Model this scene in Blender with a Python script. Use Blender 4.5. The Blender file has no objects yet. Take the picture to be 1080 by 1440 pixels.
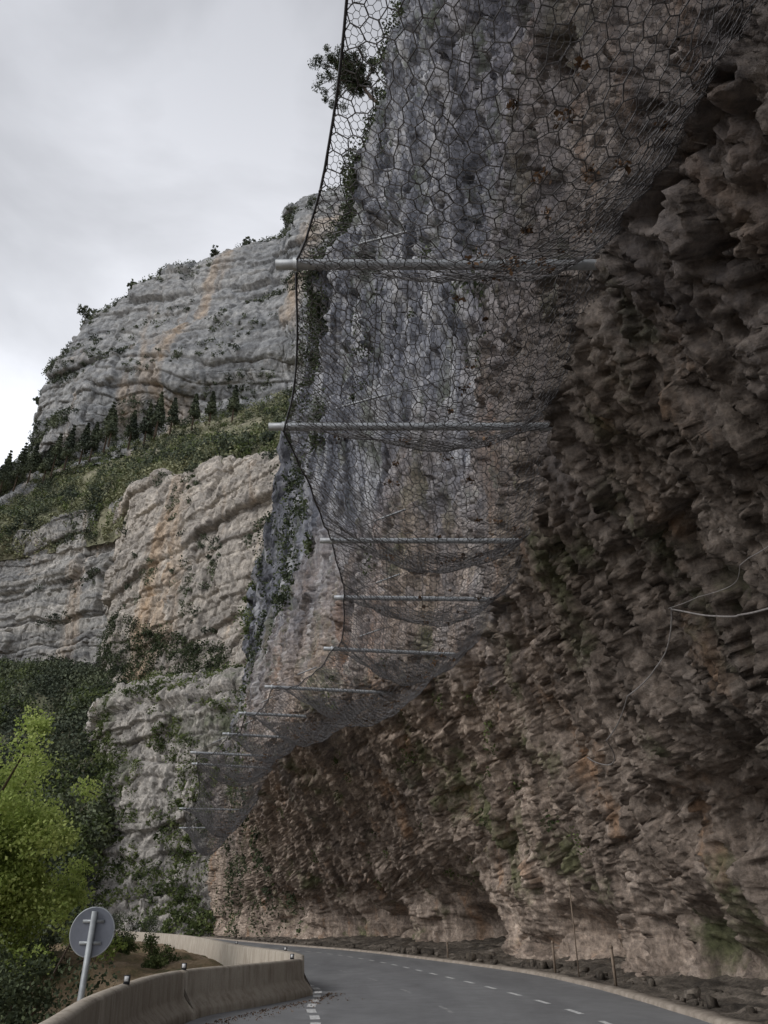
import bpy, math, numpy as np
from mathutils import Vector
from mathutils.bvhtree import BVHTree
rng=np.random.default_rng(7)
scene=bpy.context.scene
COL=scene.collection
# ---------------------------------------------------------------- helpers
def link(o,parent=None):
    COL.objects.link(o)
    if parent is not None: o.parent=parent
    return o
def empty(name):
    o=bpy.data.objects.new(name,None); COL.objects.link(o); return o
def np_mesh(name,V,F,mat=None,parent=None,smooth=False):
    V=np.ascontiguousarray(V,dtype=np.float32); F=np.ascontiguousarray(F,dtype=np.int32)
    k=F.shape[1]; me=bpy.data.meshes.new(name)
    me.vertices.add(len(V)); me.vertices.foreach_set('co',V.ravel())
    me.loops.add(F.size); me.loops.foreach_set('vertex_index',F.ravel())
    me.polygons.add(len(F)); me.polygons.foreach_set('loop_start',np.arange(0,F.size,k,dtype=np.int32))
    me.polygons.foreach_set('loop_total',np.full(len(F),k,dtype=np.int32))
    if smooth: me.polygons.foreach_set('use_smooth',np.ones(len(F),dtype=bool))
    me.update(calc_edges=True)
    if mat: me.materials.append(mat)
    return link(bpy.data.objects.new(name,me),parent)
def cr(A,t):
    A=np.asarray(A,float); n=len(A); t=np.clip(t,0,n-1-1e-9); i=np.minimum(np.floor(t).astype(int),n-2); f=(t-i)[:,None]
    p0=A[np.maximum(i-1,0)];p1=A[i];p2=A[i+1];p3=A[np.minimum(i+2,n-1)]
    return .5*((2*p1)+(-p0+p2)*f+(2*p0-5*p1+4*p2-p3)*f*f+(-p0+3*p1-3*p2+p3)*f**3)
def grid_faces(nv,nu):
    i=np.arange(nv*nu).reshape(nv,nu)
    return np.stack([i[:-1,:-1],i[:-1,1:],i[1:,1:],i[1:,:-1]],-1).reshape(-1,4)
def hsh(i,seed):
    h=(i[...,0]*374761393+i[...,1]*668265263+i[...,2]*2147483647%982451653+seed*1274126177)&0xffffffff
    h=((h^(h>>13))*1274126177)&0xffffffff
    h=(h^(h>>16))
    h=(h*2246822519)&0xffffffff
    return (h^(h>>15))&0xffffffff
GR=np.array([[1,1,0],[-1,1,0],[1,-1,0],[-1,-1,0],[1,0,1],[-1,0,1],[1,0,-1],[-1,0,-1],[0,1,1],[0,-1,1],[0,1,-1],[0,-1,-1],[1,1,1],[-1,-1,1],[1,-1,-1],[-1,1,-1]],float)
def perlin(p,seed=0):
    i=np.floor(p).astype(np.int64); f=p-i; w=f*f*f*(f*(f*6-15)+10); out=0
    for dx in (0,1):
        for dy in (0,1):
            for dz in (0,1):
                g=GR[hsh(i+np.array([dx,dy,dz]),seed)&15]
                d=g[:,0]*(f[:,0]-dx)+g[:,1]*(f[:,1]-dy)+g[:,2]*(f[:,2]-dz)
                ww=(w[:,0] if dx else 1-w[:,0])*(w[:,1] if dy else 1-w[:,1])*(w[:,2] if dz else 1-w[:,2])
                out=out+d*ww
    return out
def fbm(p,o=4,seed=0):
    a=1;s=0;q=p
    for k in range(o):
        s=s+a*perlin(q,seed+k*17); a*=.5; q=q*2.03+11.7
    return s
def ridg(p,o=3,seed=0):
    a=1;s=0;q=p
    for k in range(o):
        s=s+a*(1-2*np.abs(perlin(q,seed+k*13))); a*=.5; q=q*2.1+5.3
    return s*.6
def worley(p,seed=0):
    b=np.floor(p-.5).astype(np.int64); f1=np.full(len(p),9.);f2=np.full(len(p),9.);r=np.zeros(len(p));tl=np.zeros(len(p))
    for dx in (0,1):
        for dy in (0,1):
            for dz in (0,1):
                c=b+np.array([dx,dy,dz]); h=hsh(c,seed)
                q=np.stack([(h&1023)/1023.,((h>>10)&1023)/1023.,((h>>20)&1023)/1023.],-1)*.8+.1+c
                dv=p-q; d=np.sqrt((dv**2).sum(-1)); h2=hsh(c,seed+99); rr=(h2&4095)/4095.
                t=(dv*GR[(h2>>14)&15]).sum(-1)*.7
                cl=d<f1; f2=np.where(cl,f1,np.minimum(f2,d)); r=np.where(cl,rr,r); tl=np.where(cl,t,tl); f1=np.minimum(f1,d)
    return f1,f2,r,tl
def blocks(p,seed,off,tilt,crack,cw=.08):
    f1,f2,r,t=worley(p,seed); return (r-.5)*off+t*tilt-crack*(1-sstep(0,cw,f2-f1))
def h1(a,b,seed): 
    z=np.zeros_like(a); return (hsh(np.stack([a,b,z],-1),seed)&65535)/65535.
def beds(u,v,seed,rowoff,celloff,crack,nose=.25):
    v=v+.35*np.sin(v*1.9+seed); row=np.floor(v).astype(np.int64); fr=v-row
    rr=h1(row,row*0,seed); uu=u*(.55+.9*h1(row,row*0+5,seed))+rr*37; col=np.floor(uu).astype(np.int64); fu=uu-col
    cc=h1(row,col,seed+3); ev=np.minimum(fr,1-fr); eu=np.minimum(fu,1-fu)
    ns=nose*(.5-fr)*h1(row,col,seed+7)
    return (rr-.5)*rowoff+(cc-.5)*celloff+ns*rowoff+(h1(row,col,seed+9)-.5)*(fu-.5)*celloff-crack*(1-sstep(0,.09,ev))-crack*.8*(1-sstep(0,.05,eu))
def sstep(a,b,x):
    t=np.clip((x-a)/(b-a),0,1); return t*t*(3-2*t)
def normals(G):
    gu=np.gradient(G,axis=1); gv=np.gradient(G,axis=0); n=np.cross(gu,gv)
    n/=np.linalg.norm(n,axis=-1,keepdims=True)+1e-9
    c=G.reshape(-1,3); m=(n.reshape(-1,3)*(np.array([-6,0,1.7])-c)).sum(-1).mean()
    return n if m>0 else -n
def loft(rows,tu,tv):
    rows=[np.array(r,float) for r in rows]
    R=np.stack([cr(r,tu) for r in rows]); G=cr(R.reshape(len(rows),-1),tv)
    return G.reshape(len(tv),len(tu),3)
def tubes(name,paths,mat,parent=None,seg=6,smooth=True):
    V=[];F=[];b=0
    for pts,rad in paths:
        P=np.array(pts,float); n=len(P); rad=np.full(n,rad) if np.isscalar(rad) else np.array(rad,float)
        T=np.gradient(P,axis=0); T/=np.linalg.norm(T,axis=1,keepdims=True)+1e-9
        up=np.array([0,0,1.]) if abs(T[0,2])<.9 else np.array([1.,0,0])
        A=np.cross(T,up); A/=np.linalg.norm(A,axis=1,keepdims=True)+1e-9; B=np.cross(T,A)
        an=np.arange(seg)*2*math.pi/seg
        ring=P[:,None]+rad[:,None,None]*(A[:,None]*np.cos(an)[None,:,None]+B[:,None]*np.sin(an)[None,:,None])
        V.append(ring.reshape(-1,3)); V.append(P[[0,-1]])
        i=np.arange(n*seg).reshape(n,seg)+b; j=np.roll(i,-1,axis=1)
        F.append(np.stack([i[:-1],i[1:],j[1:],j[:-1]],-1).reshape(-1,4))
        c0=b+n*seg;c1=c0+1
        F.append(np.stack([np.full(seg//2,c0),i[0,0::2],j[0,0::2],np.roll(i[0,0::2],-1)],-1))
        F.append(np.stack([np.full(seg//2,c1),i[-1,0::2],j[-1,0::2],np.roll(i[-1,0::2],-1)],-1))
        b+=n*seg+2
    return np_mesh(name,np.concatenate(V),np.concatenate(F),mat,parent,smooth)
def leafmesh(name,C,R,n_each,size,mat,parent=None,flat=1.0,shell=.55,asp=.32):
    C=np.asarray(C,float); N=len(C); R=np.broadcast_to(np.asarray(R,float),(N,)); size=np.broadcast_to(np.asarray(size,float),(N,))
    d=rng.normal(size=(N,n_each,3)); d/=np.linalg.norm(d,axis=-1,keepdims=True)
    r=rng.random((N,n_each,1))**shell
    P=C[:,None]+d*r*R[:,None,None]*np.array([1,1,flat])
    P=P.reshape(-1,3); s=np.repeat(size,n_each)*rng.uniform(.6,1.4,N*n_each)
    u=rng.normal(size=P.shape); u/=np.linalg.norm(u,axis=1,keepdims=True)
    w=rng.normal(size=P.shape); v=np.cross(u,w); v/=np.linalg.norm(v,axis=1,keepdims=True)
    u*=s[:,None]*.5; v*=s[:,None]*asp
    V=np.stack([P-u,P+v,P+u,P-v],1).reshape(-1,3); F=np.arange(len(V)).reshape(-1,4)
    return np_mesh(name,V,F,mat,parent)
# ---------------------------------------------------------------- materials
def newmat(name):
    m=bpy.data.materials.new(name); m.use_nodes=True; nt=m.node_tree; b=nt.nodes['Principled BSDF']
    b.inputs['Specular IOR Level'].default_value=.25
    return m,nt,b
def nd(nt,t,**k):
    n=nt.nodes.new(t)
    for a,v in k.items():
        if a in n.inputs.keys(): n.inputs[a].default_value=v
        else: setattr(n,a,v)
    return n
def mapped(nt,scale,rot=(0,0,0)):
    tc=nd(nt,'ShaderNodeTexCoord'); mp=nd(nt,'ShaderNodeMapping'); mp.inputs['Scale'].default_value=scale; mp.inputs['Rotation'].default_value=rot
    nt.links.new(tc.outputs['Object'],mp.inputs['Vector']); return mp.outputs['Vector']
def noise(nt,vec,scale,detail=6,rough=.6,dist=0):
    n=nd(nt,'ShaderNodeTexNoise'); n.inputs['Scale'].default_value=scale;n.inputs['Detail'].default_value=detail;n.inputs['Roughness'].default_value=rough;n.inputs['Distortion'].default_value=dist
    nt.links.new(vec,n.inputs['Vector']); return n.outputs['Fac']
def ramp(nt,fac,stops):
    r=nd(nt,'ShaderNodeValToRGB'); e=r.color_ramp.elements
    while len(e)<len(stops): e.new(.5)
    for k,(p,c) in enumerate(stops):
        e[k].position=p; e[k].color=(c,c,c,1) if np.isscalar(c) else (*c,1)
    nt.links.new(fac,r.inputs['Fac']); return r.outputs['Color']
def mix(nt,fac,a,b,mode='MIX'):
    m=nd(nt,'ShaderNodeMix',data_type='RGBA',blend_type=mode)
    fi=m.inputs[0]; ai=m.inputs[6]; bi=m.inputs[7]
    for s,v in ((fi,fac),(ai,a),(bi,b)):
        if isinstance(v,bpy.types.NodeSocket): nt.links.new(v,s)
        elif s==fi: s.default_value=v
        else: s.default_value=(*v,1)
    return m.outputs[2]
def bump(nt,b,h,strength,dist):
    n=nd(nt,'ShaderNodeBump'); n.inputs['Strength'].default_value=strength;n.inputs['Distance'].default_value=dist
    nt.links.new(h,n.inputs['Height']); nt.links.new(n.outputs['Normal'],b.inputs['Normal'])
def rockmat(name,dark,midc,light,accent,sc=1.0,streak=.5,acc=(.55,.7),bumpd=.1,strata=0,moss=None):
    m,nt,b=newmat(name); L=nt.links
    v=mapped(nt,(1,1,1)); vs=mapped(nt,(1,1,.16)); vh=mapped(nt,(.35,.35,2.6),(0,.1,0))
    n1=noise(nt,v,.35*sc,5,.65,.3); n2=noise(nt,vs,1.3*sc,5,.68); n3=noise(nt,v,5*sc,5,.75)
    c=mix(nt,streak,ramp(nt,n1,[(.36,dark),(.5,midc),(.66,light)]),ramp(nt,n2,[(.36,dark),(.5,midc),(.64,light)]))
    if strata: c=mix(nt,strata,c,ramp(nt,noise(nt,vh,.9*sc,5,.65),[(.38,dark),(.5,midc),(.62,light)]))
    c=mix(nt,ramp(nt,noise(nt,vs,.5*sc,4,.6,.5),[(acc[0],0.),(acc[1],1.)]),c,accent)
    if moss: c=mix(nt,ramp(nt,noise(nt,v,.22*sc,5,.7),[(moss[0],0.),(moss[0]+.1,.75)]),c,moss[1])
    c=mix(nt,.8,c,ramp(nt,n3,[(.32,(.35,.34,.33)),(.5,(.95,.95,.95)),(.68,(1.6,1.58,1.55))]),'MULTIPLY')
    L.new(c,b.inputs['Base Color']); b.inputs['Roughness'].default_value=.92
    bump(nt,b,n3,1.0,bumpd)
    return m
def leafmat(name,c1,c2,c3,nscale=.4,transl=.25):
    m,nt,b=newmat(name); g=nd(nt,'ShaderNodeNewGeometry')
    v=mapped(nt,(1,1,1)); n=noise(nt,v,nscale,2,.6)
    a=nd(nt,'ShaderNodeMath',operation='MULTIPLY_ADD'); nt.links.new(g.outputs['Random Per Island'],a.inputs[0]); a.inputs[1].default_value=.4
    s=nd(nt,'ShaderNodeMath',operation='MULTIPLY_ADD'); nt.links.new(n,s.inputs[0]); s.inputs[1].default_value=1.5; s.inputs[2].default_value=-.45
    nt.links.new(s.outputs[0],a.inputs[2])
    c=ramp(nt,a.outputs[0],[(.2,c1),(.5,c2),(.8,c3)])
    nt.links.new(c,b.inputs['Base Color']); b.inputs['Roughness'].default_value=.75
    if transl>0:
        t=nd(nt,'ShaderNodeBsdfTranslucent'); nt.links.new(c,t.inputs['Color'])
        mx=nd(nt,'ShaderNodeMixShader'); mx.inputs[0].default_value=transl
        nt.links.new(b.outputs[0],mx.inputs[1]); nt.links.new(t.outputs[0],mx.inputs[2])
        nt.links.new(mx.outputs[0],nt.nodes['Material Output'].inputs['Surface'])
    return m
def simple(name,c,c2=None,sc=8,rough=.7,metal=0,bd=0.0):
    m,nt,b=newmat(name); v=mapped(nt,(1,1,1)); n=noise(nt,v,sc,5,.65)
    c2=c2 or tuple(x*.6 for x in c)
    nt.links.new(ramp(nt,n,[(.3,c2),(.65,c)]),b.inputs['Base Color']); b.inputs['Roughness'].default_value=rough; b.inputs['Metallic'].default_value=metal
    if bd: bump(nt,b,n,.8,bd)
    return m
def cliffmat():
    m=rockmat('gorge_rock',(.07,.058,.05),(.20,.165,.138),(.44,.38,.33),(.29,.185,.115),sc=1.0,streak=.6,acc=(.58,.74),bumpd=.07,strata=.12,moss=(.56,(.08,.095,.042)))
    nt=m.node_tree; b=nt.nodes['Principled BSDF']; src=b.inputs['Base Color'].links[0].from_socket
    v=mapped(nt,(1,1,1)); sp=nd(nt,'ShaderNodeSeparateXYZ'); nt.links.new(v,sp.inputs[0])
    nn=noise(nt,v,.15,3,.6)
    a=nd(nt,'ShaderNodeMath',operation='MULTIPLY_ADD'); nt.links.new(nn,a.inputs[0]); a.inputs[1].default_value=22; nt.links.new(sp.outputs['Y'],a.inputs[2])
    ytone=nd(nt,'ShaderNodeMapRange'); ytone.inputs['From Min'].default_value=26; ytone.inputs['From Max'].default_value=46; nt.links.new(a.outputs[0],ytone.inputs['Value'])  # scales the rock tone: darker at low Y, lighter at high Y
    ygain=nd(nt,'ShaderNodeVectorMath',operation='SCALE'); nt.links.new(ramp(nt,ytone.outputs['Result'],[(0,(.42,.415,.415)),(1,(1.0,.95,.91))]),ygain.inputs[0]); ygain.inputs['Scale'].default_value=1.35
    src=mix(nt,1.0,src,ygain.outputs[0],'MULTIPLY')
    a=nd(nt,'ShaderNodeMath',operation='MULTIPLY_ADD'); nt.links.new(nn,a.inputs[0]); a.inputs[1].default_value=26; nt.links.new(sp.outputs['Z'],a.inputs[2])
    mr=nd(nt,'ShaderNodeMapRange'); mr.inputs['From Min'].default_value=22; mr.inputs['From Max'].default_value=42; nt.links.new(a.outputs[0],mr.inputs['Value'])
    vs=mapped(nt,(1,1,.14))
    grey=ramp(nt,noise(nt,vs,.6,6,.7,.3),[(.38,(.05,.054,.068)),(.5,(.16,.167,.195)),(.62,(.38,.385,.405))])  # grey upper rock, its tones lightened and blued to paint haze into the colour
    mossy=ramp(nt,noise(nt,mapped(nt,(1,1,.3)),.35,5,.7),[(.54,0.),(.64,.7)])
    grey=mix(nt,mossy,grey,(.08,.095,.06))
    grey=mix(nt,1.0,grey,ramp(nt,ytone.outputs['Result'],[(0,(.58,.55,.57)),(1,(1,1,1))]),'MULTIPLY')
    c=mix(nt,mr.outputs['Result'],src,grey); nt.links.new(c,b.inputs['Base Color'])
    return m
M_cliff=cliffmat()
M_A=rockmat('far_limestone_hazed',(.16,.168,.18),(.255,.26,.265),(.36,.357,.35),(.37,.30,.235),sc=.07,streak=.25,acc=(.56,.72),bumpd=.6,strata=.6)  # aerial haze put into the base colour: bluish, paler, dark end lifted
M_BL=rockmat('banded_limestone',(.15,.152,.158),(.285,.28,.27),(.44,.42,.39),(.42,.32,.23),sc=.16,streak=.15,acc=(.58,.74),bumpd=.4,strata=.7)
M_B=rockmat('pale_limestone',(.17,.158,.148),(.36,.33,.297),(.57,.515,.45),(.47,.34,.225),sc=.16,streak=.35,acc=(.56,.72),bumpd=.4,strata=.4)
M_C=rockmat('buttress_limestone',(.13,.125,.12),(.33,.31,.285),(.55,.51,.46),(.40,.28,.18),sc=.3,streak=.5,acc=(.62,.77),bumpd=.25,strata=.2,moss=(.54,(.06,.08,.03)))
M_leafdark=leafmat('dark_foliage',(.02,.03,.015),(.05,.066,.033),(.11,.135,.065),.4,.15)
M_leafmid=leafmat('mid_foliage',(.035,.05,.018),(.09,.12,.04),(.20,.235,.09),.35,.2)
M_leafspring=leafmat('spring_foliage',(.16,.21,.05),(.35,.44,.12),(.54,.61,.22),.6,.4)
M_leafslope=leafmat('scrub_foliage',(.08,.09,.05),(.19,.20,.11),(.33,.33,.20),.05,0)
M_forest=leafmat('forest_foliage',(.03,.04,.029),(.066,.082,.052),(.135,.155,.09),.08,0)
M_bark=simple('bark',(.12,.09,.07),sc=6,bd=.02)
M_steel=simple('galvanised_steel',(.42,.44,.46),(.26,.27,.28),sc=5,rough=.5,metal=.3)
M_wire=simple('net_wire',(.17,.165,.17),(.09,.085,.085),sc=1.5,rough=.6,metal=.3)
M_cable=simple('steel_rope',(.10,.10,.11),(.05,.05,.055),sc=9,rough=.5,metal=.6)
M_cablelight=simple('pale_hose',(.29,.27,.255),(.17,.155,.15),sc=9)
M_litter=leafmat('dry_leaves',(.05,.03,.018),(.13,.075,.04),(.26,.16,.09),1,.1)
# ---------------------------------------------------------------- plan data
K=np.array([(9,-9),(7.3,4),(7.3,11),(7.3,17),(7.2,27),(5.9,36.5),(3.4,45),(-.9,58.2),(-7.0,71.3),(-13.2,86.5),(-21,106),(-31,126),(-50,150)],float)
N_=np.array([(5.4,-9),(5.0,3),(4.0,10),(4.1,15.5),(4.5,24.5),(3.7,32.3),(.2,38.8),(-4.3,45.5),(-8.3,57),(-13.1,75),(-20.4,105),(-29.5,119),(-50,145)],float)
T_=np.array([(10,-9,100),(8,5,100),(8,12,100),(8,18,100),(7,26,100),(5.6,33,100),(3.2,41,90),(.5,48,77),(-4.2,56,64),(-13.0,75,37),(-20.5,103,24),(-29.5,119,19),(-50,145,17)],float)
rows=[]
prof=[(-1.5,-.25),(0,-.27),(1.2,-.38),(3.2,-.33),(5.0,-.06),(8,.33),(12.5,1.0)]
for z,f in prof:
    rows.append([(k[0]+(n[0]-k[0])*f,k[1]+(n[1]-k[1])*f,z) for k,n in zip(K,N_)])
for g in (.06,.25,.55,.8,1.0):
    rows.append([(n[0]+(t[0]-n[0])*g**1.2,n[1]+(t[1]-n[1])*g**1.2,12.5+(t[2]-12.5)*g) for n,t in zip(N_,T_)])
rows.append([(t[0]+3+k*.2,t[1]+3,t[2]+2) for k,t in enumerate(T_)])
rows.append([(t[0]+30,t[1]+14,t[2]+6) for t in T_])
RES=.0042
ts=np.linspace(0,len(K)-1,4000); bp=cr(K,ts); seg=np.linalg.norm(np.diff(bp,axis=0),axis=1)
d=np.linalg.norm(bp[1:],axis=1); dens=1/(RES*np.maximum(d,9)); dens=np.where(bp[1:,1]<4,dens*.3,dens)
cum=np.concatenate([[0],np.cumsum(seg*dens)]); nu=int(cum[-1]); tu=np.interp(np.linspace(0,cum[-1],nu),cum,ts)
sarc=np.interp(tu,ts,np.concatenate([[0],np.cumsum(seg)]))
zr=np.array([-1.5,0,1.2,3.2,5,8,12.5,18,34,60,82,100,103,107.]); tz=np.linspace(0,len(zr)-1,4000); zz=np.interp(tz,np.arange(len(zr)),zr)
dz=np.abs(np.diff(zz)); dn=1/(RES*np.maximum(13,zz[1:]*1.25))
cum=np.concatenate([[0],np.cumsum(dz*dn)]); nv=int(cum[-1]); tv=np.interp(np.linspace(0,cum[-1],nv),cum,tz)
G=loft(rows,tu,tv); Nn=normals(G)
P=G.reshape(-1,3); z=P[:,2]; far=sstep(18,60,z); S=np.tile(sarc,nv)
warp=np.stack([fbm(P*.7,3,3),fbm(P*.7,3,4),fbm(P*.7,3,5)],-1)*.35
Pw=P+warp
lo=sstep(20,28,P[:,1])*(1-sstep(11,16,z))
wv=fbm(P*[.12,.12,.3],3,81); wv2=fbm(P*.9,3,83)
SZ=np.stack([S,z*0+.5,z],-1); SW=SZ+np.stack([wv2*.6,wv2*0,wv2*.8],-1)
D=.85*fbm(P*[.10,.10,.12],3,1)*(.6+.4*sstep(14,22,z)+far)
# bedded blocks with vertical joints on the far lower wall
D+=beds(S*.55+wv2*.25,z*.50+wv*.9+wv2*.10,7,.45,.70,.20,.15)*lo
D+=beds(S*1.4+wv2*.3,z*1.1+wv*1.6+wv2*.2,17,.10,.24,.07,.1)*lo
# vertical flutes, drapes and joints on the tufa wall
nl=1-lo
D+=beds(S*.42+wv2*.4,z*.13+wv*.5+wv2*.12,27,.15,.50,.12,.1)*nl
D+=blocks(SW*[.9,1,.22],11,.42,.42,.15)*(.35+.65*nl)
D+=.20*ridg(SW*[1.25,1,.16],2,41)*nl
D+=.13*ridg(SW*[3.4,1,.5],2,43)*(.3+.7*nl)
D+=blocks(SW*[2.4,1,.75],25,.20,.28,.085)
D+=blocks(SW*[5.5,1,2.2],31,.10,.16,.045)
D+=blocks(Pw*[10,10,6],35,.045,.08,.025)*(1-sstep(20,40,P[:,1]))
D+=.14*np.maximum(0,perlin(P*[1.6,1.6,1.2],48)+.1)*nl
D+=far*(.7*ridg(P*[.16,.16,.05],3,61)+blocks(P*[.30,.30,.12]+warp*.5,63,1.5,1.2,.35))
def pit(s0,z0,ws,wz,dep): return dep*np.exp(-((P[:,1]-s0)/ws)**2-((z-z0)/wz)**2)
wob_=1+.7*fbm(P*[.5,.5,.8],2,91)
cave=(np.maximum(0,perlin(P*[.12,.12,.22],71)+.08)*2.0*sstep(-1,.6,z)*(1-sstep(3.2,6,z))+(pit(50,.4,5.5,2.2,5.0)+pit(18,3.8,2.8,1.1,2.4)+pit(13,3.0,2.4,1.3,2.6)+pit(35,1.0,4,1.2,1.4)+pit(66,1.0,5,2.4,3.0)+pit(23,.8,3.5,1.5,1.8))*wob_)
D-=cave
D*= .7+.3*sstep(0,1.5,z)
D=np.minimum(D,.9+(z>16)*3)
P2=P+Nn.reshape(-1,3)*D[:,None]
cliff=np_mesh('gorge_cliff',P2,grid_faces(nv,nu),M_cliff,smooth=False)
CG=P2.reshape(nv,nu,3)
sub=CG[::4,::4]; bvh=BVHTree.FromPolygons([tuple(v) for v in sub.reshape(-1,3)],[tuple(int(x) for x in f) for f in grid_faces(*sub.shape[:2])])
def hit(x,y,z,dx=1,dy=0.0,dz=0.0):
    h=bvh.ray_cast(Vector((x,y,z)),Vector((dx,dy,dz)).normalized()); return h[0]
# ---------------------------------------------------------------- generic relief
def relief(name,rows,nu,nv,mat,amp,sc,seed,strata=1.0,tilt=0.0,tvmap=None,low=.7):
    C=len(rows[0]); tvv=np.linspace(0,len(rows)-1,nv) if tvmap is None else tvmap
    G=loft(rows,np.linspace(0,C-1,nu),tvv); Nn=normals(G); P=G.reshape(-1,3)
    Q=P.copy(); Q[:,2]-=tilt*P[:,0]; Q=Q*sc
    w1=fbm(Q*.25,3,seed+3); w2=fbm(Q*.9,3,seed+4)
    W=np.stack([w2,fbm(Q*.8,3,seed+5),w2*.5],-1)*.3
    u=Q[:,0]*1.0-Q[:,1]*.5
    D=low*fbm(Q*[.35,.35,.15],3,seed)
    D+=strata*beds(u*.35+w2*.2,Q[:,2]*.50+w1*.25+w2*.04,seed+2,2.2,1.2,.45,.1)
    D+=strata*beds(u*.9+w2*.25,Q[:,2]*1.7+w1*.9+w2*.08,seed+12,1.0,.45,.25,.1)
    Q=Q+W
    D+=blocks(Q*[1.0,1.0,.30],seed+1,.6,.35,.28)
    D+=blocks(Q*[2.6,2.6,.95],seed+6,.28,.34,.12)
    D+=blocks(Q*[6,6,3.0],seed+9,.13,.17,.06)
    D+=.15*ridg(Q*[1.6,1.6,.25],3,seed+7)
    P2=P+Nn.reshape(-1,3)*(D*amp)[:,None]
    o=np_mesh(name,P2,grid_faces(nv,nu),mat,smooth=False)
    return P2.reshape(nv,nu,3),Nn
def lerp(a,b,t,off=(0,0,0)): return [tuple(np.array(p)*(1-t)+np.array(q)*t+np.array(off)) for p,q in zip(a,b)]
Atop=[(-231,330,193),(-199,330,197),(-187.7,325,205),(-181.5,320,212.7),(-182.3,315,231.6),(-179.7,312,250.3),(-175,310,273),(-162.7,305,292.7),(-134.8,300,310.7),(-94.4,290,322),(-58.3,280,330),(-54.1,275,345.8),(-27.4,270,355),(22.9,260,351)]
Abot=[(-226,325,185),(-193,322,188),(-181,316,193),(-173,310,194),(-161.7,303,193),(-151,298,193),(-137.5,292,194),(-122.5,286,196),(-101.7,280,200),(-77,270,202.7),(-53.5,262,204.5),(-40,256,203.8),(-21,245,197),(17.4,240,196)]
Sbot=[(-157,230,122),(-132,225,121.4),(-115.6,220,121.4),(-97.2,210,119.5),(-79.7,195,114.2),(-68.7,180,110.7),(-57.7,170,107.4),(-48.9,165,107),(-42.2,160,106.8),(-33.9,155,104.6),(-24.2,150,102),(-15,145,99),(-3,140,95.5),(9.3,135,92)]
back=[(p[0]*1.0,p[1]+60,p[2]+6) for p in Atop]
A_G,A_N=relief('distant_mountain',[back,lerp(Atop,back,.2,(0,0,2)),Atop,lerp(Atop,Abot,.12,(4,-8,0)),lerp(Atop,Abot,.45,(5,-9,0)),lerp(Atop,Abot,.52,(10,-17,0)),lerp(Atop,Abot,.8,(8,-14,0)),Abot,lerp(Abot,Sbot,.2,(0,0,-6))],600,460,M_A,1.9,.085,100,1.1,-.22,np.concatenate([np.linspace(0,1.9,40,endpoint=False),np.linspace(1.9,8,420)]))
M_slope=rockmat('scrub_slope',(.08,.085,.05),(.16,.16,.10),(.26,.24,.17),(.3,.27,.23),sc=.12,streak=.1,acc=(.6,.7),bumpd=.5)
S_G,S_N=relief('hillside',[lerp(Abot,Sbot,-.05,(0,0,-3)),lerp(Abot,Sbot,.5,(0,0,-5)),Sbot,lerp(Sbot,Sbot,0,(0,-1,-15))],240,120,M_slope,1.0,.09,200,.3)
Blt=[(-156,228,121),(-130.6,222,119.3),(-113,215,118.7),(-96.3,208,118),(-80,196,114.5),(-66,192,113)]
Blb=[(-136.6,225,59.7),(-115,220,60.4),(-99.9,214,62),(-83.7,205,59.5),(-69.3,194,55.4),(-55,190,52)]
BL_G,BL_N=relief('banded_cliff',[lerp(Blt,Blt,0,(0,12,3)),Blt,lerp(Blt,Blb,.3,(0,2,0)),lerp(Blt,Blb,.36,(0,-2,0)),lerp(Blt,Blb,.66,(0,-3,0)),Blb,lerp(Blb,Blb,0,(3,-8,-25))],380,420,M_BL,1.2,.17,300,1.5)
Brt=[(-86,206,113.9),(-72.7,180,107.9),(-64.2,168,103.9),(-52.6,160,102),(-39.6,150,100.6),(-31.1,142,96.4),(-21.8,135,92),(-8.7,125,86.6)]
Brb=[(-72,195,51),(-62,165,45),(-49.2,152,38),(-39.7,145,33.6),(-31,138,29.5),(-23.3,132,27.1),(-16.3,125,25.8),(-6.6,118,24.4)]
BR_G,BR_N=relief('limestone_buttress_cliff',[lerp(Brt,Brt,0,(0,18,5)),Brt,lerp(Brt,Brb,.3,(0,-2,0)),lerp(Brt,Brb,.65,(0,-1,0)),Brb,lerp(Brb,Brb,0,(2,-8,-28))],580,600,M_B,1.3,.17,400,1.0,.1)
Ct=[(-58,146,33),(-54.1,140,33.8),(-49.4,130,35.2),(-42.3,125,35.7),(-34.7,120,34.5),(-27.7,118,35),(-20.3,116,36)]
Cb=[(-54,142,20),(-50.3,136,20.7),(-43.8,126,15.1),(-36.3,118,11.4),(-29,114,7.3),(-23.1,112,5.5),(-17,110,4.6)]
C_G,C_N=relief('rocky_outcrop',[lerp(Ct,Ct,0,(0,16,6)),Ct,lerp(Ct,Cb,.5,(0,-.5,0)),Cb,lerp(Cb,Cb,0,(-1,-9,-10)),lerp(Cb,Cb,0,(-3,-20,-24))],400,380,M_C,1.0,.28,500,.9)
Ft=[(-150,215,66),(-123.7,200,62),(-100,190,57),(-82.7,180,54),(-63.8,165,46),(-48.6,150,37.5)]
Fb=[(-75,60,-12),(-62,62,-12),(-52,66,-12),(-46,74,-11),(-40,82,-10),(-36,90,-9)]
F_G,F_N=relief('forested_hill',[lerp(Ft,Ft,0,(0,12,4)),Ft,lerp(Ft,Fb,.5,(0,0,-3)),Fb],120,120,M_slope,1.2,.1,600,.2)
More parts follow.
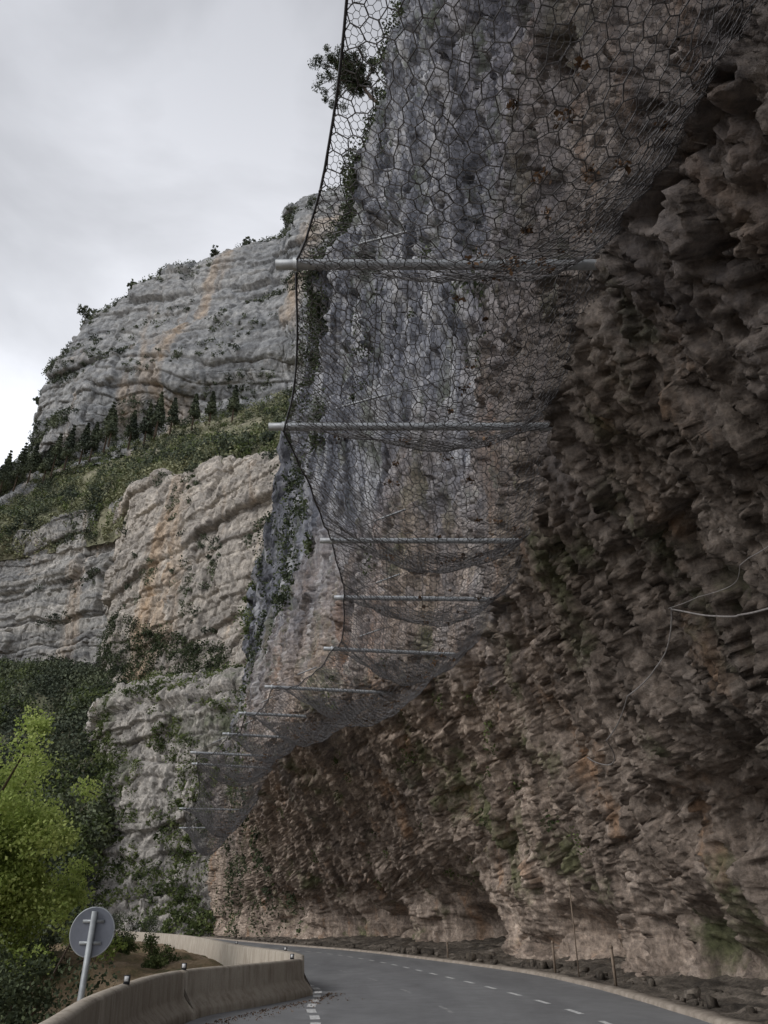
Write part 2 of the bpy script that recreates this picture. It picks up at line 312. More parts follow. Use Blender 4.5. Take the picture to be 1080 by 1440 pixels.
# ---------------------------------------------------------------- road plan, terrain
Lp=np.array([(-3.2,-60),(-3.2,-20),(-2.9,3),(-3.0,8.7),(-3.7,14),(-3.75,18),(-2.95,20.4),(-2.0,23.4),(-2.9,28),(-5.9,36),(-10.2,50),(-15.1,64),(-21.6,78),(-31.5,97),(-46,116),(-70,135)],float)
Rp=np.array([(6.3,-60),(6.3,-20),(6.3,3),(6.3,9),(6.3,14),(6.3,18.5),(6.3,22),(6.1,27),(5.3,33.2),(2.8,42.5),(-1.9,57),(-8.1,70.5),(-14.2,85),(-22,104),(-34,124),(-60,146)],float)
tq=np.linspace(0,len(Lp)-1,600); LL=cr(Lp,tq); RR=cr(Rp,tq)
w=np.linspace(0,1,13)[:,None,None]; G=LL[None]*(1-w)+RR[None]*w
V=np.concatenate([G,np.zeros(G.shape[:2]+(1,))],-1)
m,nt,b=newmat('asphalt'); v=mapped(nt,(1,1,1))
big=noise(nt,mapped(nt,(.6,.12,1)),1.0,5,.6,.4); fine=noise(nt,v,60,4,.8); pat=noise(nt,v,1.6,6,.7)
c=ramp(nt,big,[(.3,(.16,.162,.168)),(.7,(.24,.243,.248))]); c=mix(nt,.5,c,ramp(nt,fine,[(.3,.5),(.7,1.4)]),'MULTIPLY'); c=mix(nt,.4,c,ramp(nt,pat,[(.35,.65),(.6,1.15)]),'MULTIPLY')
nt.links.new(c,b.inputs['Base Color']); b.inputs['Roughness'].default_value=.58; b.inputs['Specular IOR Level'].default_value=.5; bump(nt,b,fine,.6,.01)
np_mesh('road',V.reshape(-1,3),grid_faces(13,600),m,smooth=True)
mp,nt,b=newmat('road_paint'); v=mapped(nt,(1,1,1)); n=noise(nt,v,14,6,.7)
nt.links.new(ramp(nt,n,[(.36,(.24,.24,.24)),(.5,(.64,.64,.63))]),b.inputs['Base Color']); b.inputs['Roughness'].default_value=.6
mw,nt,b=newmat('worn_paint'); v=mapped(nt,(1,1,1)); n=noise(nt,v,9,6,.7)
nt.links.new(ramp(nt,n,[(.42,(.18,.18,.18)),(.62,(.42,.42,.415))]),b.inputs['Base Color']); b.inputs['Roughness'].default_value=.6
def resample(C,step):
    C=cr(np.array(C,float),np.linspace(0,len(C)-1,2000)); s=np.concatenate([[0],np.cumsum(np.linalg.norm(np.diff(C,axis=0),axis=1))])
    q=np.arange(0,s[-1],step); return np.stack([np.interp(q,s,C[:,k]) for k in range(C.shape[1])],-1)
def dashes(name,C,width,dash,gap,mat,start=0):
    C=resample(C,.25); T=np.gradient(C,axis=0); T/=np.linalg.norm(T,axis=1,keepdims=True); Nn=np.stack([T[:,1],-T[:,0]],-1)
    V=[];F=[];i=int(start/.25); b=0
    while i+int(dash/.25)<len(C):
        idx=np.arange(i,i+int(dash/.25)+1); a=C[idx]-Nn[idx]*width/2; c_=C[idx]+Nn[idx]*width/2
        n=len(idx); V.append(np.c_[a,np.full(n,.005)]); V.append(np.c_[c_,np.full(n,.005)])
        k=np.arange(n-1); F.append(np.stack([b+k,b+n+k,b+n+k+1,b+k+1],-1)); b+=2*n; i+=int((dash+gap)/.25)
    np_mesh(name,np.concatenate(V),np.concatenate(F),mat)
dashes('edge_line_marking',[(4.4,-6),(4.35,5),(4.3,12),(4.2,18.3),(3.3,25),(2.05,31.5),(-.35,42.5),(-4,54),(-10,67),(-17,81)],.14,1,1.25,mp)
dashes('centre_line_marking',[(1.9,-6),(1.85,5),(1.7,12),(1.5,18.5),(.65,24.5),(-.5,30),(-3.3,40),(-7.3,52),(-12.5,66)],.10,1.5,3.5,mw)
dashes('left_edge_line_marking',[(-1.1,-6),(-1.1,5),(-1.15,12),(-1.3,17),(-1.65,20),(-1.75,23),(-2.2,26.5),(-4.6,33),(-8.6,46)],.20,.75,.5,mp)
Rr=resample(Rp,.4); T=np.gradient(Rr,axis=0); T/=np.linalg.norm(T,axis=1,keepdims=True); Rn=np.stack([T[:,1],-T[:,0]],-1)
wob=fbm(np.c_[Rr*.9,np.zeros(len(Rr))],3,9)*.12
pr=[(-.02,-.02),(.0,.07),(.06,.10),(.34,.11),(.40,.02)]
V=np.stack([np.c_[Rr+Rn*(o+wob[:,None]*(1 if o>.3 else .25)),np.full(len(Rr),z)+(wob*.25 if o>.3 else 0)] for o,z in pr])
M_kerb=simple('kerb_concrete',(.36,.31,.26),(.18,.15,.12),sc=3,bd=.02,rough=.9)
np_mesh('kerb',V.reshape(-1,3),grid_faces(len(pr),len(Rr)),M_kerb,smooth=False)
Rf=resample(Rp,.12); T=np.gradient(Rf,axis=0); T/=np.linalg.norm(T,axis=1,keepdims=True); Rn=np.stack([T[:,1],-T[:,0]],-1)
oo=np.linspace(.36,8.5,56); V=[]
for o in oo:
    p=Rf+Rn*o; V.append(np.c_[p,.03+.10*(o-.36)+.13*fbm(np.c_[p*1.8,np.zeros(len(p))],3,19)*min(1,(o-.36)*2)+.05*perlin(np.c_[p*7,np.zeros(len(p))],22)])
M_verge=rockmat('stony_verge',(.04,.034,.028),(.095,.08,.065),(.21,.18,.15),(.14,.11,.08),sc=2.0,streak=.1,acc=(.6,.75),bumpd=.04)
np_mesh('verge',np.concatenate(V),grid_faces(len(oo),len(Rf)),M_verge)
def axis(c,n,ext): 
    u=np.linspace(-1,1,n); k=7.0; return c+np.sinh(u*k)/math.sinh(k)*ext
xs=axis(-8,300,1500); ys=axis(35,320,1500)
X,Y=np.meshgrid(xs,ys); Q=np.stack([X.ravel(),Y.ravel()],-1)
Ld=resample(Lp,1.0); Tn=np.gradient(Ld,axis=0); Tn/=np.linalg.norm(Tn,axis=1,keepdims=True)
best=np.full(len(Q),1e9); sg=np.zeros(len(Q))
for k in range(0,len(Ld)):
    dd=(Q-Ld[k]); dist=np.hypot(dd[:,0],dd[:,1]); s=Tn[k,0]*dd[:,1]-Tn[k,1]*dd[:,0]
    cl=dist<best; best=np.where(cl,dist,best); sg=np.where(cl,s,sg)
dl=best*np.sign(sg)
shelf=.9+6.5*sstep(26,36,Q[:,1])*(1-sstep(70,90,Q[:,1]))
P3=np.c_[Q,np.zeros(len(Q))]
zt=np.where(dl>.5,-.05+.35*sstep(.5,3,dl)*sstep(28,38,Q[:,1])-12*sstep(0,1,(dl-shelf)/14),-.06)
zt+=np.where(dl>.8,fbm(P3*.5,4,77)*.35+fbm(P3*.06,3,78)*1.5*sstep(3,20,dl),0)
far_=np.hypot(Q[:,0],Q[:,1]-40); zt-=sstep(150,400,far_)*4
m,nt,b=newmat('ground_soil'); v=mapped(nt,(1,1,1)); n1=noise(nt,v,.5,8,.7); n2=noise(nt,v,9,6,.7)
c=ramp(nt,n1,[(.35,(.06,.075,.03)),(.48,(.2,.145,.085)),(.62,(.33,.25,.17))]); c=mix(nt,.7,c,ramp(nt,n2,[(.3,.45),(.7,1.4)]),'MULTIPLY')
nt.links.new(c,b.inputs['Base Color']); b.inputs['Roughness'].default_value=.95; bump(nt,b,n2,1,.08)
np_mesh('ground',np.c_[Q,zt],grid_faces(320,300),m,smooth=True)
def gz(x,y):
    k=np.argmin((Q[:,0]-x)**2+(Q[:,1]-y)**2); return zt[k]
# ---------------------------------------------------------------- barriers
m,nt,b=newmat('barrier_concrete'); v=mapped(nt,(1,1,1)); vs=mapped(nt,(1,1,.15)); n1=noise(nt,v,1.2,7,.65); n2=noise(nt,vs,6,6,.7); n3=noise(nt,v,40,4,.7)
c=mix(nt,.5,ramp(nt,n1,[(.3,(.27,.225,.175)),(.7,(.47,.42,.35))]),ramp(nt,n2,[(.35,(.2,.165,.13)),(.55,(.46,.41,.345))]))
c=mix(nt,.35,c,ramp(nt,n3,[(.3,.6),(.7,1.3)]),'MULTIPLY'); nt.links.new(c,b.inputs['Base Color']); b.inputs['Roughness'].default_value=.9; bump(nt,b,n1,.5,.03)
M_bar=m
def barrier(name,C,prof,seglen=6.0,h=1.0):
    C=resample(C,.25); T=np.gradient(C,axis=0); T/=np.linalg.norm(T,axis=1,keepdims=True); Nn=np.stack([T[:,1],-T[:,0]],-1)
    V=[];F=[];b=0; n=int(seglen/.25); npf=len(prof)
    for i in range(0,len(C)-1,n):
        idx=np.arange(i,min(i+n+1,len(C))).astype(int)
        if len(idx)<2: continue
        c=C[idx].copy(); c[0]+=T[idx[0]]*.012; c[-1]-=T[idx[-1]]*.012; m_=len(idx)
        g=np.stack([np.c_[c+Nn[idx]*o,np.full(m_,z*h)] for o,z in prof]); V.append(g.reshape(-1,3)); F.append(grid_faces(npf,m_)+b)
        for e in (0,m_-1):
            lst=[b+k*m_+e for k in range(npf)]
            for k in range(npf//2-1): F.append(np.array([[lst[k],lst[k+1],lst[npf-2-k],lst[npf-1-k]]]))
        b+=npf*m_
    return np_mesh(name,np.concatenate(V),np.concatenate(F),M_bar,smooth=False)
prof=[(-.16,-.7),(-.15,.74),(-.13,.79),(-.08,.825),(0,.835),(.07,.82),(.11,.78),(.14,.40),(.18,.33),(.36,.17),(.40,.10),(.41,-.05)]
barrier('concrete_barrier',[(-2.6,-12),(-2.7,2),(-2.95,6),(-3.3,8.7),(-3.85,11.5),(-4.15,14),(-4.3,16.5),(-4.05,18.6),(-3.3,20.4),(-2.6,22.3),(-2.28,23.6)],prof,6)
barrier('concrete_barrier',[(-2.35,24.3),(-3.2,27.8),(-6.2,35.9),(-10.5,50),(-15.5,64),(-22,78),(-32,97),(-46.5,117)],[(-.22,-.7),(-.22,.8),(-.2,.82),(-.15,.84),(0,.84),(.08,.84),(.1,.82),(.12,.55),(.14,.3),(.2,.2),(.3,.1),(.3,-.05)],5,1.05)
def box(V,F,c,s,rot=0):
    b=len(V); cs,sn=math.cos(rot),math.sin(rot)
    for dz in (-1,1):
        for dx,dy in ((-1,-1),(1,-1),(1,1),(-1,1)):
            x=dx*s[0]/2;y=dy*s[1]/2; V.append((c[0]+x*cs-y*sn,c[1]+x*sn+y*cs,c[2]+dz*s[2]/2))
    for f in ((0,3,2,1),(4,5,6,7),(0,1,5,4),(1,2,6,5),(2,3,7,6),(3,0,4,7)): F.append(tuple(b+k for k in f))
M_dark=simple('dark_plastic',(.05,.05,.055),sc=5); M_white=simple('white_plastic',(.7,.7,.7),(.5,.5,.5),sc=5)
for (x,y,zz_) in [(-4.12,14,.835),(-4.15,18.0,.835),(-2.45,23,.835),(-3.2,27.9,.87),(-6.2,36,.87)]:
    e=empty('barrier_reflector'); V=[];F=[]; box(V,F,(x,y,zz_+.055),(.10,.05,.13),.3); np_mesh('housing',V,F,M_dark,e)
    V=[];F=[]; box(V,F,(x,y-.03,zz_+.07),(.07,.012,.07),0.0); np_mesh('lens',V,F,M_white,e)
# ---------------------------------------------------------------- round sign seen from the back
e=empty('traffic_sign'); sx,sy,szc,R=-4.63,13.5,1.56,.345
an=np.linspace(0,2*math.pi,49)[:-1]
def disc(name,y0,y1,R,mat):
    V=[(sx,y0,szc)]+[(sx+math.cos(a)*R,y0,szc+math.sin(a)*R) for a in an]+[(sx+math.cos(a)*R,y1,szc+math.sin(a)*R) for a in an]+[(sx,y1,szc)]
    n=48; me=bpy.data.meshes.new(name); F=[]
    for k in range(n):
        j=(k+1)%n; F+=[(0,1+k,1+j),(1+k,1+n+k,1+n+j,1+j),(2*n+1,1+n+j,1+n+k)]
    me.from_pydata(V,[],F); me.materials.append(mat); return link(bpy.data.objects.new(name,me),e)
M_signback=simple('sign_back_aluminium',(.15,.16,.19),(.10,.11,.13),sc=2.5,rough=.6)
M_signpost=simple('sign_post_steel',(.33,.35,.36),(.2,.21,.22),sc=4,rough=.5,metal=.3)
disc('plate',sy-.012,sy+.012,R,M_signback)
tubes('rim',[([(sx+math.cos(a)*R,sy,szc+math.sin(a)*R) for a in np.linspace(0,2*math.pi,60)],.014)],M_signpost,e)
V=[];F=[]
box(V,F,(sx+.01,sy-.075,.35),(.085,.008,3.0)); box(V,F,(sx-.03,sy-.052,.35),(.008,.038,3.0)); box(V,F,(sx+.05,sy-.052,.35),(.008,.038,3.0))
box(V,F,(sx,sy-.024,szc+.15),(.34,.018,.045)); box(V,F,(sx,sy-.024,szc-.15),(.34,.018,.045)); np_mesh('post',V,F,M_signpost,e)
# ---------------------------------------------------------------- rockfall net
ST=[(-.9,-2,5.2,-2),(-.75,4.3,4.9,4.3),(-2.03,9.9,3.4,9.9),(-2.87,15.1,3.6,15.1),(-2.07,21.4,4.0,21.4),(-1.9,26.2,4.1,26.4),(-2.73,32.2,3.2,33),(-6.27,38.4,-.4,39.5),(-8.6,44,-3.4,45),(-10.6,49.5,-5.6,51),(-14.1,55.6,-8,57),(-15.0,60,-9.4,62),(-22.3,86,-15,87),(-26.9,105,-19.6,105)]
ST=np.array(ST,float); ZN=12.5
net=empty('rockfall_net')
ends=[]
for i,(x0,y0,x1,y1) in enumerate(ST):
    dx,dy=x1-x0,y1-y0; h=hit(x0,y0,ZN,dx,dy,0)
    L=math.hypot(dx,dy); 
    hl=(h-Vector((x0,y0,ZN))).length if h else L
    hl=min(max(hl,L*.85),L*1.35)+.3; ends.append((x0+dx/L*hl,y0+dy/L*hl))
    r=.10 if i<4 else .09
    n=14; pts=[(x0+dx/L*hl*t,y0+dy/L*hl*t,ZN+.05*math.sin(i*3.1)*t) for t in np.linspace(0,1,n)]
    tubes('pole_%d'%i,[(pts,r)],M_steel,net,seg=12)
    ux,uy=dx/L,dy/L
    tubes('collar_%d'%i,[([(x0+ux*.33,y0+uy*.33,ZN),(x0+ux*.40,y0+uy*.40,ZN)],r*1.35)],M_steel,net,seg=10)
    a=np.array([x0+ux*.3,y0+uy*.3,ZN+.1]); c_=np.array([ends[-1][0],ends[-1][1]+.4,ZN+3.0+.3*math.sin(i*2)]); 
    tubes('stay_cable_%d'%i,[([a,a*.5+c_*.5+[0,0,-.05],c_],.011)],M_cable,net,seg=4)
    tubes('turnbuckle_%d'%i,[([a*.79+c_*.21,a*.64+c_*.36],.024)],M_steel,net,seg=6)
ends=np.array(ends)
tip=ST[:,:2]+(ends-ST[:,:2])/np.linalg.norm(ends-ST[:,:2],axis=1,keepdims=True)*.36
alen=np.concatenate([[0],np.cumsum(np.linalg.norm(np.diff((tip+ends)/2,axis=0),axis=1))])
WID=6.6
def netpos(a,b):
    a=np.clip(a,0,alen[-1]-1e-6); i=np.clip(np.searchsorted(alen,a,side='right')-1,0,len(alen)-2)
    L=alen[i+1]-alen[i]; u=(a-alen[i])/L; v=b/WID
    t0=tip[i]*(1-u[:,None])+tip[i+1]*u[:,None]; e0=ends[i]*(1-u[:,None])+ends[i+1]*u[:,None]
    p=4*u*(1-u); dirv=e0-t0; dirv/=np.linalg.norm(dirv,axis=1,keepdims=True)
    pull=p*.035*L*(1-v)**2
    xy=t0*(1-v[:,None])+e0*v[:,None]+dirv*pull[:,None]
    sag=p*np.minimum(L,12)*(.07+.22*np.sin(np.pi*np.clip(v,0,1))**1.2)+(.06+.36*np.sin(np.pi*np.clip(v,0,1)))
    z=ZN-sag+ .06*np.sin(a*1.7+b*2.1)+.05*np.sin(a*4.3-b*3.)
    z=z+np.maximum(0,v-.8)*1.5
    return np.c_[xy,z]
def hexnet(name,s,a0,a1,rad,mat,jit):
    w=s*math.sqrt(3)/2; ni=int((a1-a0)/w); nj=int(WID/(1.5*s))
    I,J=np.meshgrid(np.arange(ni),np.arange(nj),indexing='ij')
    A=a0+I*w; B=1.5*s*J+np.where((I+J)%2==1,.5*s,0)
    A=A+rng.normal(size=A.shape)*jit*s; B=B+rng.normal(size=B.shape)*jit*s
    P=netpos(A.ravel(),np.maximum(B.ravel(),0)); P=P+rng.normal(size=P.shape)*jit*s*.6
    idx=np.arange(ni*nj).reshape(ni,nj)
    E=[np.stack([idx[:-1],idx[1:]],-1).reshape(-1,2)]
    mk=((I+J)%2==1)[:,:-1]; E.append(np.stack([idx[:,:-1][mk],idx[:,1:][mk]],-1))
    E=np.concatenate(E); p=P[E[:,0]];q=P[E[:,1]]; d=q-p; d/=np.linalg.norm(d,axis=1,keepdims=True)+1e-9
    a=np.cross(d,[0.1,.2,1.]); a/=np.linalg.norm(a,axis=1,keepdims=True); b=np.cross(d,a)
    offs=[a*rad,(-.5*a+.866*b)*rad,(-.5*a-.866*b)*rad]
    V=np.stack([p+o for o in offs]+[q+o for o in offs],1).reshape(-1,3); k=np.arange(len(E))[:,None]*6
    F=np.concatenate([k+np.array([[0,1,4,3]]),k+np.array([[1,2,5,4]]),k+np.array([[2,0,3,5]])])
    np_mesh(name,V,F,mat,net)
hexnet('coarse_mesh',.17,0,alen[-1]*.999,.0105,M_wire,.10)
hexnet('fine_mesh',.070,alen[2]-1,alen[6],.0065,M_wire,.09)
hexnet('fine_mesh_near',.065,0,alen[2]-1,.005,M_wire,.10)
hexnet('fine_mesh_far',.13,alen[6],alen[-1]*.999,.010,M_wire,.08)
aa=np.arange(0,alen[-1],.4)
tubes('outer_rope',[(netpos(aa,np.zeros_like(aa)),.022)],M_cable,net,seg=6)
for b_ in (1.7,3.3,5.0): tubes('long_rope',[(netpos(aa,np.full_like(aa,b_))-[0,0,.01],.007)],M_wire,net,seg=4)
ca=rng.uniform(3,alen[-1],340); cb=np.clip(rng.normal(4.1,1.0,340),.8,6.2); C=netpos(ca,cb)+[0,0,.04]
leafmesh('leaf_litter_in_net',C,rng.uniform(.04,.25,340),18,.09,M_litter,net,flat=.35)
# ---------------------------------------------------------------- loose hoses hanging on the rock
def onrock(pts,off=.08):
    out=[]
    for y,z in pts:
        h=hit(-2,y,z,1,0,0); out.append((h.x-off,y,z) if h else (6,y,z))
    return np.array(out)
def curve_on(keys,n=60,off=.25):
    k=cr(np.array(keys,float),np.linspace(0,len(keys)-1,n)); p=onrock(k,off)
    for _ in range(40): p[1:-1,0]=np.minimum(p[1:-1,0],(p[:-2,0]+p[2:,0])/2)
    return p
tubes('hanging_hose',[(curve_on([(26,6.6),(23.5,5.9),(21.5,6.1),(19.5,6.5),(17.5,6.7),(16.2,7.0),(15.2,7.7)]),.017),(curve_on([(15.2,7.7),(13.8,7.0),(12.6,6.55),(11.6,6.3),(10.2,5.9),(8.8,5.8)]),.019),(curve_on([(15.2,7.7),(13,7.25),(11,6.95),(9,6.7)],off=.3),.008)],M_cablelight,seg=6)
M_stake=simple('weathered_stake',(.26,.2,.15),sc=8)
for x,y,h,t in [(3.0,44,.8,.07),(5.95,31.5,1.1,.07),(6.35,29.5,2.9,.035),(6.5,25.5,1.1,.07)]:
    V=[];F=[]; box(V,F,(x+.25,y,h/2),(t,t*.8,h),.2); box(V,F,(x+.25,y,h-.06),(t*1.3,t*1.1,.05),.2); np_mesh('roadside_stake',V,F,M_stake)
vb=[];fb=[];bb=0
for k in range(520):
    i=rng.integers(0,len(Rf)); p=Rf[i]+Rn[i]*(.5+rng.gamma(2,.45)); r=rng.gamma(1.5,.05)+.03
    if p[1]<6 or p[1]>95: continue
    o=rng.normal(size=(8,3))*.18+np.array([(x,y,zv) for zv in (-1,1) for x,y in ((-1,-1),(1,-1),(1,1),(-1,1))])*.6
    vb.append(o*r*rng.uniform(.6,1.3,3)+[p[0],p[1],.12+r*.3]); fb.append(np.array([(0,3,2,1),(4,5,6,7),(0,1,5,4),(1,2,6,5),(2,3,7,6),(3,0,4,7)])+bb); bb+=8
np_mesh('fallen_stones',np.concatenate(vb),np.concatenate(fb),M_verge)
# ---------------------------------------------------------------- vegetation
def pick(G,n,cond,over=10):
    nv,nu=G.shape[:2]
    i=rng.integers(0,nv,n*over); j=rng.integers(0,nu,n*over); p=G[i,j]; ok=cond(p,i/nv,j/nu); return p[ok][:n]
nz=lambda p,s,seed: perlin(p*s,seed)
tcol=lambda b: np.interp(b,np.linspace(0,1,nu),tu); trow=lambda a: np.interp(a,np.linspace(0,1,nv),tv)
ivy=pick(CG,900,lambda p,a,b:(trow(a)<11.5)&(nz(p,.25,7)>-.2)&(tcol(b)+.6*nz(p,.15,6)>7.6)&(p[:,2]>24)&(tcol(b)<9.2))
ivyt=pick(CG,1300,lambda p,a,b:(trow(a)<11.6)&(nz(p,.3,14)>-.35)&(tcol(b)+.5*nz(p,.18,6)>6.3)&(tcol(b)<8.4)&(p[:,2]>40)&(tcol(b)>8.3-(p[:,2]-44)*.06),40)
ivy=np.concatenate([ivy,ivyt])
leafmesh('cliff_ivy',ivy,rng.uniform(.5,1.7,len(ivy)),90,.30,M_leafdark,flat=1.5)
iv4=pick(CG,260,lambda p,a,b:(p[:,2]>20)&(p[:,1]>22)&(p[:,1]<60)&(nz(p,[.2,.2,.06],9)>.25))
leafmesh('cliff_tufts',iv4,rng.uniform(.3,.9,len(iv4)),60,.24,M_leafdark,flat=1.6)
crest=pick(CG,600,lambda p,a,b:(tcol(b)>8.9)&(p[:,2]>15)&(nz(p,.2,12)>-.1))
leafmesh('crest_shrubs',crest,rng.uniform(.4,1.4,len(crest)),80,.30,M_leafmid,flat=.9)
ivy2=pick(CG,260,lambda p,a,b:(p[:,2]>.5)&(p[:,2]<15)&(p[:,1]>78)&(nz(p,.2,8)>-.1))
leafmesh('cliff_creeper',ivy2,rng.uniform(.5,1.3,len(ivy2)),70,.3,M_leafdark,flat=1.4)
iv3=pick(CG,190,lambda p,a,b:(p[:,2]>4)&(p[:,2]<14)&(p[:,1]>30)&(nz(p,.3,18)>.12))
leafmesh('cliff_shrubs',iv3,rng.uniform(.2,.6,len(iv3)),60,.14,M_leafmid,flat=1.2)
s1=pick(S_G,1900,lambda p,a,b:nz(p,.05,31)>-.3); leafmesh('hillside_scrub',s1+[0,0,1.2],rng.uniform(1.2,3.4,len(s1)),60,.75,M_leafslope,flat=.8)
s1=pick(S_G,800,lambda p,a,b:nz(p,.05,33)>-.08); leafmesh('hillside_trees',s1+[0,0,2.4],rng.uniform(1.4,3.4,len(s1)),90,.7,M_forest,flat=1.2)
s1=pick(S_G,360,lambda p,a,b:nz(p,.05,37)>-.1); leafmesh('hillside_spring_trees',s1+[0,0,2.4],rng.uniform(1.2,2.8,len(s1)),90,.6,M_leafmid,flat=1.1)
a1=pick(A_G,1000,lambda p,a,b:(a>.085)&(a<.135)&(nz(p,.03,35)>-.35)); a2=pick(A_G,1300,lambda p,a,b:(a>.14)&(nz(p,[.02,.02,.07],36)>.08))
leafmesh('mountain_scrub',np.concatenate([a1,a2]),rng.uniform(1.2,3.2,len(a1)+len(a2)),50,.85,M_forest,flat=.7)
b1=np.concatenate([pick(BR_G,300,lambda p,a,b:(nz(p,.09,41)>.18)),pick(BL_G,300,lambda p,a,b:(nz(p,[.05,.05,.12],42)>.18)&(p[:,2]<92))])
leafmesh('cliff_face_scrub',b1,rng.uniform(.7,2.0,len(b1)),70,.5,M_forest,flat=.8)
f1_=pick(BR_G,1000,lambda p,a,b:(b<.62)&(p[:,2]<66-(p[:,0]+66)*.5)&(nz(p,.07,43)>-.4)); leafmesh('gully_shrubs',f1_,rng.uniform(1.0,2.6,len(f1_)),80,.46,M_leafdark,flat=.9)
o1=np.concatenate([pick(C_G,520,lambda p,a,b:(a<.62)&(nz(p,.12,44)>-.02)),pick(C_G,700,lambda p,a,b:(a>.6)&(nz(p,.1,45)>-.35))]); leafmesh('outcrop_shrubs',o1,rng.uniform(.5,1.7,len(o1)),80,.36,M_leafmid,flat=.9)
ff=pick(F_G,1700,lambda p,a,b:a>.05); leafmesh('forest',ff+[0,0,1.5],rng.uniform(1.8,3.6,len(ff)),95,.62,M_forest,flat=1.1)
ff=pick(F_G,300,lambda p,a,b:(a>.3)&(nz(p,.06,55)>.05)); leafmesh('spring_trees',ff+[0,0,2.5],rng.uniform(1.6,3.0,len(ff)),110,.5,M_leafmid,flat=1.1)
def tree(name,base,height,crown_c,crown_r,nclump,leaf,per,mat,cr_=1.0,clr=(.5,1.0)):
    e=empty(name); base=np.array(base,float); cc=np.array(crown_c,float)
    top=cc+[0,0,crown_r*.5]; n=9; t=np.linspace(0,1,n)[:,None]
    tr=base*(1-t)+top*t+np.c_[np.sin(t[:,0]*5)*.2,np.cos(t[:,0]*4)*.2-.2,t[:,0]*0]
    r0=height*.022
    paths=[(tr,np.linspace(r0,r0*.2,n))]; cl=[]
    for k in range(nclump):
        d=rng.normal(size=3); d/=np.linalg.norm(d); rr=crown_r*rng.uniform(.35,1.0)*(1+.28*math.sin(k*1.7))
        c=cc+d*rr*np.array([1,1,cr_]); cl.append(c)
        if k%3==0:
            s=tr[rng.integers(n//2,n-1)]; mid=(s+c)/2+[0,0,-.05*crown_r]; paths.append(([s,mid,c],[r0*.35,r0*.2,r0*.06]))
    tubes('trunk_and_limbs',paths,M_bark,e,seg=6); cl=np.array(cl)
    leafmesh('crown',cl,rng.uniform(*clr,len(cl))*crown_r*.3,per,leaf,mat,e,flat=.75)
    return e
tree('spring_leafed_tree',(-17,33,-10),18,(-16.8,33,3.4),5.2,270,.15,300,M_leafspring,1.15,(.35,.85))
tree('spring_leafed_tree',(-23,44,-12),16,(-22.5,44,-.5),4.2,120,.18,240,M_leafmid,1.0)
tree('dark_leafed_tree',(-10.2,21,-9),11,(-10,21,-.8),2.7,110,.10,300,M_leafdark,1.1)
tree('dark_leafed_tree',(-8.2,16,-7),8,(-8.2,16,-1.0),2.0,90,.08,300,M_leafdark,1.1)
tree('dark_leafed_tree',(-14,29,-11),10,(-14,29,-2.6),3.0,110,.12,240,M_leafdark,1.0)
for (x,y,r) in [(-9.3,35,.9),(-14.0,41,1.2),(-17,50,1.4),(-20,56,1.3),(-24,68,2.0),(-28,80,2.4),(-25,88,2.0),(-13,33,1.2),(-20,62,1.6),(-34,86,2.6),(-30,70,2.4),(-27,60,2.2),(-22,50,1.8),(-18,42,1.6),(-25,74,1.6),(-11.5,38,.7)]:
    g=gz(x,y); e=empty('roadside_bush'); cl=np.array([x,y,g+r*.5])+rng.normal(size=(16,3))*[r*.45,r*.45,r*.3]
    tubes('stems',[([(x,y,g-.2),tuple((cl[k]+[x,y,g])/2),tuple(cl[k])],[.04,.025,.01]) for k in range(8)],M_bark,e,seg=4)
    leafmesh('leaves',cl,r*.38,220,.06+.025*r,[M_leafdark,M_leafmid][int(x*10)%2],e,flat=.8)
for x,y,z0,h in [(-181,300,180,17),(-175,290,176,19),(-167.7,288,178,20),(-160,284,180,15),(-150,278,176,14),(-138,270,178,17),(-131,268,180,15),(-119,262,182,20),(-126,266,180,14),(-96,255,184,18),(-101,258,183,15),(-108,260,182,14),(-88,250,182,13),(-78,246,182,12),(-144,272,176,16),(-70,242,181,11),(-113,252,178,12),(-90,240,175,12),(-60,238,180,12)]:
    e=empty('conifer_tree'); tubes('trunk',[([(x,y,z0-6),(x,y,z0+h)],[.4,.05])],M_bark,e,seg=6)
    k=np.repeat(np.linspace(.1,1,12),7); an_=rng.random(len(k))*6.28; rr=(1-k)*h*.22
    C=np.c_[x+np.cos(an_)*rr*.7,y+np.sin(an_)*rr*.7,z0+k*h-rr*.2]; leafmesh('needles',C,.5+rr*.45,34,.8,M_forest,e,flat=.5)
for x,y,z0,r in [(-164,303,293,5.5),(-94,289,323,4.5),(-140,300,311,3.5),(-180.8,312,240,3),(-118,296,316,3),(-75,284,326,3.5)]:
    tree('mountain_tree',(x,y,z0-6),8,(x,y,z0+r*.4),r,34,.8,40,M_forest,.8)
e=empty('overhanging_pine_tree'); s=np.array([1.2,50,79.]); paths=[([s,[-1.4,50,82.5],[-3.0,50,85.8],[-3.7,50,89.3]],[.34,.25,.16,.05])]; cl=[]
for k in range(90):
    a=np.array([-3.9+rng.normal()*1.7,50+rng.uniform(-1.8,1.8),86.6+rng.normal()*2.1]); cl.append(a); j=rng.choice([0.35,.6,.85]); q=np.array([-1.4,50,82.5])*(1-j)+np.array([-3.7,50,89])*j
    paths.append(([q,(a+q)/2+[0,0,.2],a],[.09,.055,.02]))
tubes('trunk_and_branches',paths,M_bark,e,seg=4); leafmesh('needles',cl,rng.uniform(.4,.85,90),170,.26,M_leafdark,e,flat=.5,asp=.16)
lp=resample([(-2.6,6),(-3.1,9),(-3.6,14),(-3.7,17),(-3.0,19.6),(-2.0,22.5),(-1.9,24)],.02)
C=np.c_[lp+np.c_[.35+rng.gamma(1.2,.16,len(lp)),np.zeros(len(lp))],np.full(len(lp),.012)]
leafmesh('leaf_litter',C,.06,2,.035,M_litter,flat=.15)
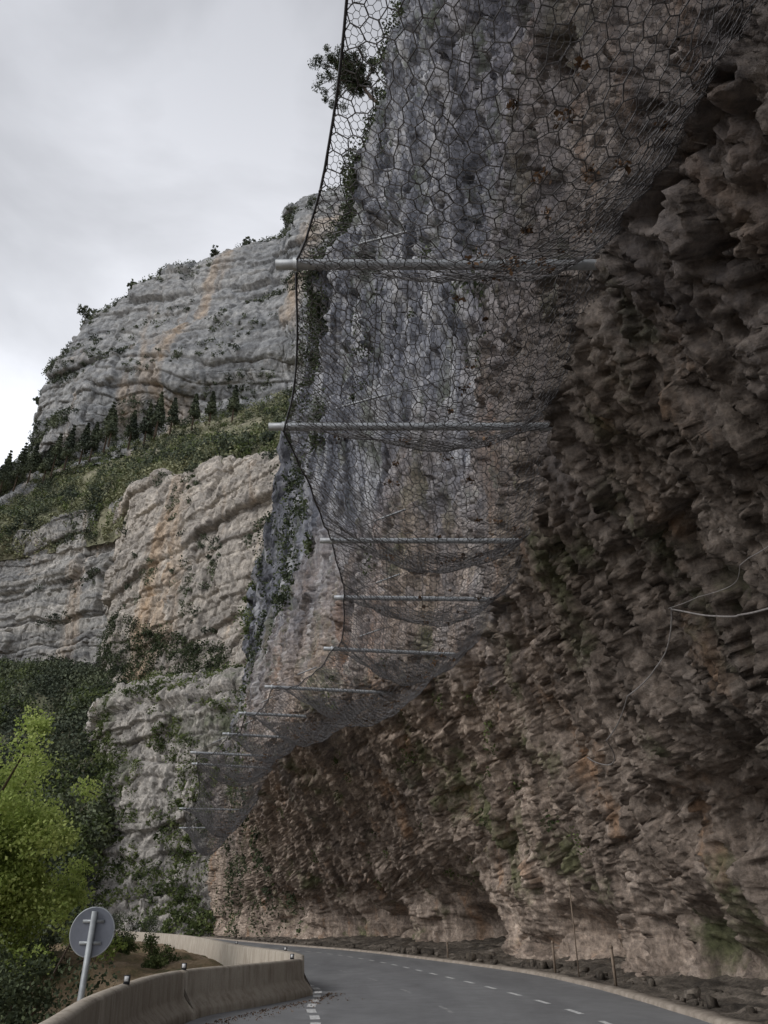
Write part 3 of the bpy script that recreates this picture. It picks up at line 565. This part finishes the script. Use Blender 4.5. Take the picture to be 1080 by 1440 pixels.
# ---------------------------------------------------------------- sky, sun, camera
w=bpy.data.worlds.new('World'); scene.world=w; w.use_nodes=True; nt=w.node_tree; bg=nt.nodes['Background']
el,rot=math.radians(36),math.radians(-115)
sky=nd(nt,'ShaderNodeTexSky',sky_type='NISHITA'); sky.sun_disc=False; sky.sun_elevation=el; sky.sun_rotation=rot
tc=nd(nt,'ShaderNodeTexCoord'); mp_=nd(nt,'ShaderNodeMapping'); mp_.inputs['Scale'].default_value=(1,1,1.8); nt.links.new(tc.outputs['Generated'],mp_.inputs['Vector'])
n=noise(nt,mp_.outputs['Vector'],2.1,6,.5,.45); sp=nd(nt,'ShaderNodeSeparateXYZ'); nt.links.new(tc.outputs['Generated'],sp.inputs[0])
gr=ramp(nt,sp.outputs['Z'],[(.0,(.78,.80,.84)),(.5,(.69,.705,.745)),(.70,(.47,.478,.505)),(.95,(.285,.29,.31))])
cl=ramp(nt,n,[(.34,.74),(.5,1.0),(.64,1.25)])
c=mix(nt,1.0,gr,cl,'MULTIPLY'); s=nd(nt,'ShaderNodeVectorMath',operation='SCALE'); s.inputs['Scale'].default_value=16.5; nt.links.new(c,s.inputs[0])
c=mix(nt,.9,sky.outputs[0],s.outputs[0]); nt.links.new(c,bg.inputs['Color']); bg.inputs['Strength'].default_value=.1
sl=bpy.data.lights.new('sun','SUN'); sl.energy=1.5; sl.angle=math.radians(25); sl.color=(1,.97,.93)
so=link(bpy.data.objects.new('sun',sl)); dv=Vector((math.sin(rot)*math.cos(el),math.cos(rot)*math.cos(el),math.sin(el))); so.rotation_euler=dv.to_track_quat('Z','Y').to_euler()
cam=bpy.data.cameras.new('camera'); cam.sensor_fit='VERTICAL'; cam.sensor_height=36; cam.lens=26; cam.clip_end=5000; cam.clip_start=.05
co=link(bpy.data.objects.new('camera',cam)); co.location=(0,0,1.7); co.rotation_euler=(math.radians(119),0,0); scene.camera=co
scene.view_settings.view_transform='Standard'; scene.view_settings.look='None'; scene.view_settings.exposure=0
print('cliff',nv,nu,'alen',alen)
